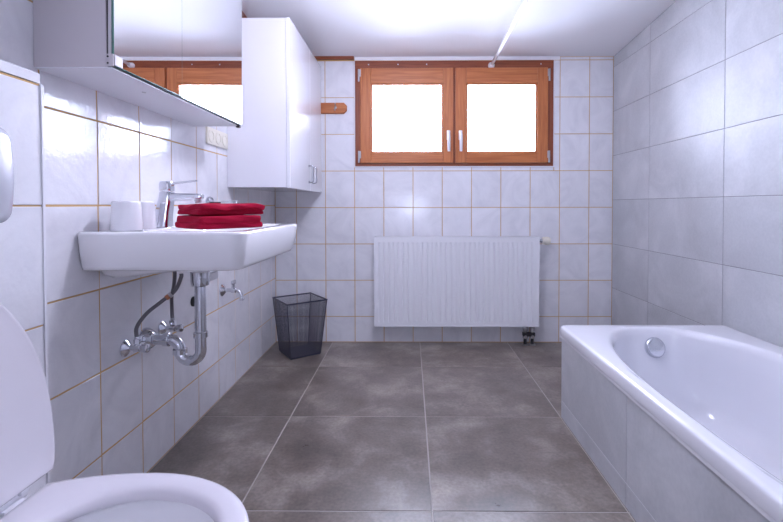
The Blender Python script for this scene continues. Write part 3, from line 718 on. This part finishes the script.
# socket strip
so = thing('socket_strip', 'cream triple wall socket below the mirror cabinet', 'wall socket', (XL, 2.075, 1.262))
part('frame_plate', boxes((XL + 0.0005, XL + 0.011, 1.965, 2.187, 1.222, 1.300), bev=0.003), 'cream_plastic', so)
for k in range(3):
    cy = 2.003 + 0.073 * k
    s = part('socket', lathe(bmesh.new(), (XL + 0.011, cy, 1.261), (1, 0, 0), [(-0.002, 0.031), (0.002, 0.031), (0.003, 0.029), (0.003, 0.0215), (-0.001, 0.0205), (-0.001, 0.001)], 28), 'cream_plastic', so, True, 30)
    bm = bmesh.new()
    lathe(bm, (XL + 0.0102, cy, 1.261), (1, 0, 0), [(0, 0.0195), (0.0004, 0.0195)], 20)
    part('socket_well', bm, 'satin', s)
    bm = bmesh.new()
    for dy in (-0.0095, 0.0095): lathe(bm, (XL + 0.0107, cy + dy, 1.261), (1, 0, 0), [(0, 0.0035), (0.0003, 0.0035)], 10)
    part('pin_holes', bm, 'dark', s)

# ------------------------------------------------------------------ hook board
hb = thing('hook_board', 'orange wooden board with a metal coat hook beside the window', 'hook board', (-0.55, D, 1.60))
r_ = 0.037; pts = [(-0.80, 1.565), (-0.428 - 0.02, 1.565), (-0.428, 1.585), (-0.428, 1.619), (-0.448, 1.639), (-0.80, 1.639)]
bm = bmesh.new(); ins = inset_poly(pts, 0.003)
loft(bm, [[(x, D - 0.0005, z) for x, z in pts], [(x, D - 0.013, z) for x, z in pts], [(p.x, D - 0.016, p.y) for p in ins]])
part('board', bm, 'wood_h', hb)
for hx in (-0.504, -0.72):
    bm = bmesh.new(); lathe(bm, (hx, D - 0.0155, 1.605), (0, -1, 0), [(0, 0.009), (0.002, 0.009), (0.004, 0.006)], 16)
    tube(bm, spline([(hx, D - 0.018, 1.608), (hx, D - 0.034, 1.602), (hx, D - 0.042, 1.585), (hx, D - 0.052, 1.580), (hx, D - 0.058, 1.592)], 5), 0.0032, 8)
    tube(bm, spline([(hx, D - 0.018, 1.610), (hx, D - 0.030, 1.622), (hx, D - 0.036, 1.632)], 5), 0.003, 8)
    part('coat_hook', bm, 'satin', hb, True, 50)

# ------------------------------------------------------------------ curtain rod
ry0, rx_ = D - 0.005, 0.553
cr_ = thing('curtain_rod', 'thin white shower curtain rod running under the ceiling from the window', 'curtain rod', (rx_, ry0, 1.888))
ryn = YF + 0.002
part('rod', tube(bmesh.new(), [(rx_, D - 0.02, 1.888), (rx_ + 0.09, ryn, 1.888 + (D - ryn) * 0.075)], 0.0105, 16), 'plastic', cr_, True)
part('end_cap', lathe(bmesh.new(), (rx_, D - 0.0045, 1.888), (0, -1, 0), [(0, 0.022), (0.006, 0.022), (0.012, 0.017), (0.03, 0.015), (0.031, 0.011)], 24), 'plastic', cr_, True, 40)
part('end_cap', lathe(bmesh.new(), (rx_ + 0.09, YF + 0.0005, 1.888 + (D - ryn) * 0.075), (0, 1, 0), [(0, 0.022), (0.006, 0.022), (0.012, 0.017), (0.03, 0.015), (0.031, 0.011)], 24), 'plastic', cr_, True, 40)

# ------------------------------------------------------------------ radiator
QX0, QX1, QZ0, QZ1, QY = -0.238, 0.856, 0.133, 0.731, D - 0.100
ra = thing('radiator', 'white ribbed panel radiator below the window', 'radiator', ((QX0 + QX1) / 2, D, 0))
NR = 33; pitch = (QX1 - QX0 - 0.05) / NR
prof = [(QX0 + 0.004, 0.0), (QX0 + 0.024, 0.0)]
for k in range(NR):
    x = QX0 + 0.025 + k * pitch
    prof += [(x + pitch * 0.10, 0.0), (x + pitch * 0.24, 0.0055), (x + pitch * 0.36, 0.0055), (x + pitch * 0.50, 0.0), (x + pitch * 0.98, 0.0)]
prof += [(QX1 - 0.024, 0.0), (QX1 - 0.004, 0.0)]
rows = [(QZ0 + 0.008, 0), (QZ0 + 0.030, 0), (QZ0 + 0.040, 1), (QZ1 - 0.046, 1), (QZ1 - 0.036, 0), (QZ1 - 0.006, 0)]
bm = bmesh.new()
rows3 = [[(x, QY + d * f, z) for x, d in prof] for z, f in rows]
back = [(x, QY + 0.009, z) for z in (QZ0 + 0.008,) for x, d in prof]
backt = [(x, QY + 0.009, QZ1 - 0.006) for x, d in prof]
loft(bm, [back] + rows3 + [backt, back], False, False, closed=False)
bmesh.ops.remove_doubles(bm, verts=bm.verts[:], dist=1e-6)
part('front_panel', bm, 'radiator', ra, True, 25)
part('back_panel', boxes((QX0 + 0.006, QX1 - 0.006, D - 0.040, D - 0.030, QZ0 + 0.008, QZ1 - 0.006), bev=0.003), 'radiator', ra)
for a, b in ((QX0 - 0.001, QX0 + 0.004), (QX1 - 0.004, QX1 + 0.001)):
    part('side_cover', boxes((a, b, QY - 0.003, D - 0.030, QZ0 + 0.004, QZ1), bev=0.0015), 'radiator', ra)
part('bottom_lip', boxes((QX0 + 0.0045, QX1 - 0.0045, QY - 0.001, QY + 0.012, QZ0, QZ0 + 0.0075), bev=0.0015), 'radiator', ra)
grille = boxes((QX0 + 0.0045, QX1 - 0.0045, QY - 0.003, QY + 0.004, QZ1 - 0.0055, QZ1), (QX0 + 0.0045, QX1 - 0.0045, D - 0.036, D - 0.030, QZ1 - 0.0055, QZ1))
g = part('top_grille', grille, 'radiator', ra)
bm = bmesh.new(); n = 68
for k in range(n):
    x = QX0 + 0.010 + (QX1 - QX0 - 0.02) * k / (n - 1)
    box(bm, x - 0.004, x + 0.004, QY + 0.004, D - 0.036, QZ1 - 0.004, QZ1 + 0.0005)
s = part('grille_bars', bm, 'radiator', g); s['kind'] = 'stuff'
for x in (QX0 + 0.18, QX1 - 0.18):
    part('wall_bracket', boxes((x - 0.015, x + 0.015, D - 0.0305, D - 0.002, QZ0 + 0.06, QZ1 - 0.05)), 'radiator', ra)
vx, vz, vy = QX1 + 0.002, QZ1 - 0.028, QY + 0.02
tv = part('thermostat_valve', lathe(bmesh.new(), (vx, vy, vz), (1, 0, 0), [(-0.004, 0.009), (0.010, 0.009), (0.011, 0.013), (0.022, 0.013), (0.023, 0.011)], 20), 'chrome', ra, True, 40)
part('thermostat_head', lathe(bmesh.new(), (vx + 0.023, vy, vz), (1, 0, 0), [(0, 0.020), (0.003, 0.026), (0.030, 0.028), (0.040, 0.027), (0.050, 0.022), (0.053, 0.012), (0.0535, 0.001)], 24), 'cream_plastic', tv, True, 40)
for x in (0.775, 0.822):
    pp = part('supply_pipe', tube(bmesh.new(), [(x, D - 0.06, 0.0), (x, D - 0.06, 0.10)], 0.011, 16), 'black_rubber', ra, True, 50)
    part('union_nut', lathe(bmesh.new(), (x, D - 0.06, 0.045), (0, 0, 1), [(0, 0.012), (0.002, 0.0175), (0.022, 0.0175), (0.026, 0.013), (0.05, 0.0125), (0.052, 0.017), (0.07, 0.017), (0.09, 0.015), (0.091, 0.01)], 18), 'chrome', pp, True, 35)
    part('floor_collar', lathe(bmesh.new(), (x, D - 0.06, 0.0005), (0, 0, 1), [(0, 0.022), (0.005, 0.022), (0.008, 0.013)], 20), 'satin', pp, True, 40)
part('valve_block', boxes((0.758, 0.839, D - 0.075, D - 0.045, 0.060, 0.086), bev=0.003), 'dark', ra)

# ------------------------------------------------------------------ wire mesh bin
bc = Vector((-0.704, 2.757)); brot = R(36); bh = 0.347; s0, s1 = 0.097, 0.129
wbn = thing('waste_bin', 'square dark wire mesh waste bin in the tiled corner', 'waste bin', (bc.x, bc.y, 0))
def bpt(u, v, h):
    s = s0 + (s1 - s0) * h / bh; x, y = u * s, v * s
    return Vector((bc.x + x * math.cos(brot) - y * math.sin(brot), bc.y + x * math.sin(brot) + y * math.cos(brot), h))
bm = bmesh.new(); wr = 0.00052
NV, NH = 46, 66
for side in range(4):
    def sp_pt(t, h):
        return [bpt(-1 + 2 * t, -1, h), bpt(1, -1 + 2 * t, h), bpt(1 - 2 * t, 1, h), bpt(-1, 1 - 2 * t, h)][side]
    for k in range(NV): tube(bm, [sp_pt((k + .5) / NV, 0.008), sp_pt((k + .5) / NV, bh - 0.004)], wr, 4, False)
    for k in range(NH): tube(bm, [sp_pt(0, 0.008 + (bh - .012) * (k + .5) / NH), sp_pt(1, 0.008 + (bh - .012) * (k + .5) / NH)], wr, 4, False)
s = part('wire_mesh', bm, 'bin', wbn); s['kind'] = 'stuff'
bm = bmesh.new()
cs = [(-1, -1), (1, -1), (1, 1), (-1, 1)]
for (a, b), (c, d) in zip(cs, cs[1:] + cs[:1]): tube(bm, [bpt(a, b, bh), bpt(c, d, bh)], 0.0045, 10)
part('rim', bm, 'bin', wbn, True, 60)
for a, b in cs: part('corner_wire', tube(bmesh.new(), [bpt(a, b, 0.006), bpt(a, b, bh)], 0.0022, 8), 'bin', wbn, True)
bm = bmesh.new(); loft(bm, [[bpt(a * .99, b * .99, 0.0005) for a, b in cs], [bpt(a, b, 0.012) for a, b in cs]]); part('base', bm, 'bin', wbn)

# ------------------------------------------------------------------ toilet
OY = 0.64
wc = thing('toilet', 'white wall-hung toilet with raised lid', 'toilet', (PX, OY, 0.42))
def seat_outline(n=72, grow=0.0, rear=-0.676):
    pts = []
    for k in range(n):
        t = 2 * math.pi * k / n; c, s = math.cos(t), math.sin(t)
        ax = 0.24 + grow if c >= 0 else 0.325 + grow
        x = -0.49 + ax * c; y = (0.183 + grow) * s
        if x < rear: x = rear
        pts.append((x, y))
    return pts
def seat_inner(n=72, grow=0.0):
    return [(-0.46 + ((0.152 if math.cos(t) >= 0 else 0.127) + 0.010 + grow) * math.cos(t), (0.130 + grow) * math.sin(t)) for t in (2 * math.pi * k / n for k in range(n))]
SZ = 0.43
def off(pts, z): return [(x, OY + y, z) for x, y in pts]
so_, si_ = seat_outline(), seat_inner()
lerp = lambda A, B, f: [(a[0] + (b[0] - a[0]) * f, a[1] + (b[1] - a[1]) * f) for a, b in zip(A, B)]
bm = bmesh.new()
rings = [off(lerp(so_, si_, 0.04), SZ - 0.022), off(so_, SZ - 0.019), off(so_, SZ - 0.008), off(lerp(so_, si_, 0.05), SZ - 0.002), off(lerp(so_, si_, 0.16), SZ), off(lerp(so_, si_, 0.7), SZ - 0.0005), off(lerp(so_, si_, 0.9), SZ - 0.003), off(lerp(so_, si_, 0.98), SZ - 0.009), off(si_, SZ - 0.016), off(lerp(so_, si_, 0.97), SZ - 0.022)]
loft(bm, rings + [rings[0]], False, False)
bmesh.ops.remove_doubles(bm, verts=bm.verts[:], dist=1e-6)
part('seat_ring', bm, 'seat_plastic', wc, True, 60)
# bowl
def bowl(f, z, rx=PX, fx=1.0):
    """outline scaled in width by f, front pulled back by fx, rear at the wall"""
    out = []
    for x, y in seat_outline(rear=-2):
        xx = -0.49 + (x + 0.49) * (fx if x > -0.49 else 0.277 / 0.325)
        out.append((max(rx + 0.0005, xx), OY + y * f, z))
    return out
def lerp3(A, B, f): return [tuple(a[i] + (b[i] - a[i]) * f for i in range(3)) for a, b in zip(A, B)]
gi = [(x, OY + y, 0) for x, y in seat_inner(grow=0.004)]
setz = lambda P, z: [(x, y, z) for x, y, _ in P]
inn = lambda g, z, cx=0.0: [(x + cx, OY + y, z) for x, y in seat_inner(grow=g)]
bm = bmesh.new()
rings = [bowl(0.62, 0.085, fx=0.15), bowl(0.66, 0.10, fx=0.30), bowl(0.74, 0.17, fx=0.52), bowl(0.84, 0.26, fx=0.76), bowl(0.93, 0.33, fx=0.90), bowl(0.97, 0.38, fx=0.96), bowl(0.975, 0.402, fx=0.97), bowl(0.955, 0.4075, fx=0.95),
         inn(0.012, 0.4075), inn(0.006, 0.400), inn(0.004, 0.37), inn(-0.012, 0.31), inn(-0.040, 0.25, -0.01), inn(-0.062, 0.21, -0.02), inn(-0.085, 0.20, -0.02)]
loft(bm, rings); part('bowl', bm, 'ceramic', wc, True, 60)
# raised lid, leaning back against the boxing
bm = bmesh.new(); lid = seat_outline(grow=0.004, rear=-0.64)
tl = R(11)
def lp(x, y, d):
    s = x + 0.640; return (-0.668 - s * math.sin(tl) - d * math.cos(tl), OY + y, 0.446 + s * math.cos(tl) - d * math.sin(tl))
ce = (-0.45, 0)
sc_ = lambda f: [(ce[0] + (x - ce[0]) * f, y * f) for x, y in lid]
rings = [[lp(x, y, 0.001) for x, y in sc_(0.3)], [lp(x, y, 0.0015) for x, y in sc_(0.8)], [lp(x, y, 0.001) for x, y in sc_(0.955)], [lp(x, y, 0.0) for x, y in sc_(0.975)], [lp(x, y, 0.001) for x, y in sc_(0.99)], [lp(x, y, 0.004) for x, y in sc_(1.0)], [lp(x, y, 0.009) for x, y in sc_(1.0)],
         [lp(x, y, 0.013) for x, y in sc_(0.985)], [lp(x, y, 0.015) for x, y in sc_(0.95)], [lp(x, y, 0.016) for x, y in sc_(0.4)]]
loft(bm, rings); part('lid', bm, 'seat_plastic', wc, True, 60)
for dy in (-0.085, 0.085):
    bm = bmesh.new(); tube(bm, [(-0.690, OY + dy - 0.032, 0.434), (-0.690, OY + dy + 0.032, 0.434)], 0.0125, 16)
    box(bm, -0.702, -0.672, OY + dy - 0.02, OY + dy + 0.02, 0.408, 0.432, bev=0.003)
    box(bm, -0.694, -0.672, OY + dy + 0.012, OY + dy + 0.030, 0.436, 0.462, bev=0.003)
    part('hinge', bm, 'plastic', wc, True, 40)

# flush plate
fp = thing('flush_plate', 'silvery dual flush plate on the cistern boxing above the toilet', 'flush plate', (PX, 0.715, 1.0))
def fpr(d, x, e=0.0): 
    out = []
    for u, v in rrect(0.574 + d, 0.818 - d, 0.908 + d, 1.086 - d, 0.022, 6, 10):
        bul = 0.010 * (1 - ((v - 0.997) / 0.09) ** 2)
        out.append((x, u + (bul if u > 0.696 else -bul) * abs(u - 0.696) / 0.122, v))
    return out
bm = bmesh.new(); loft(bm, [fpr(0.004, PX + 0.0008), fpr(0.0, PX + 0.006), fpr(0.0, PX + 0.010), fpr(0.004, PX + 0.0135), fpr(0.012, PX + 0.0145)])
part('plate', bm, 'plate', fp, True, 35)
for a, b in ((0.594, 0.680), (0.686, 0.790)):
    bm = bmesh.new()
    f = lambda d, x: [(x, u, v) for u, v in rrect(a + d, b - d, 0.93 + d, 1.064 - d, 0.015, 5, 3)]
    loft(bm, [f(0, PX + 0.0145), f(0, PX + 0.017), f(0.003, PX + 0.019)])
    part('button', bm, 'plate', fp, True, 35)

# ------------------------------------------------------------------ globe lamp added for fill light (unseen, above the frame)
lx_, ly_ = -0.05, 1.55
lz_ = ceil_z(ly_)
la = thing('fill_lamp', 'added white globe fill lamp hanging from the ceiling above the middle of the floor', 'lamp', (lx_, ly_, lz_))
part('fill_lamp_base', lathe(bmesh.new(), (lx_, ly_, lz_), (0, 0, -1), [(-0.004, 0.055), (0.022, 0.055), (0.027, 0.05), (0.03, 0.012), (0.135, 0.012), (0.136, 0.03), (0.152, 0.033)], 28), 'plastic', la, True, 40)
rg = 0.08
part('globe', lathe(bmesh.new(), (lx_, ly_, lz_ - 0.145), (0, 0, -1), [(rg - rg * math.cos(R(t)), rg * math.sin(R(t))) for t in range(20, 181, 10)], 32), 'fill_lamp_glow', la, True, 60)
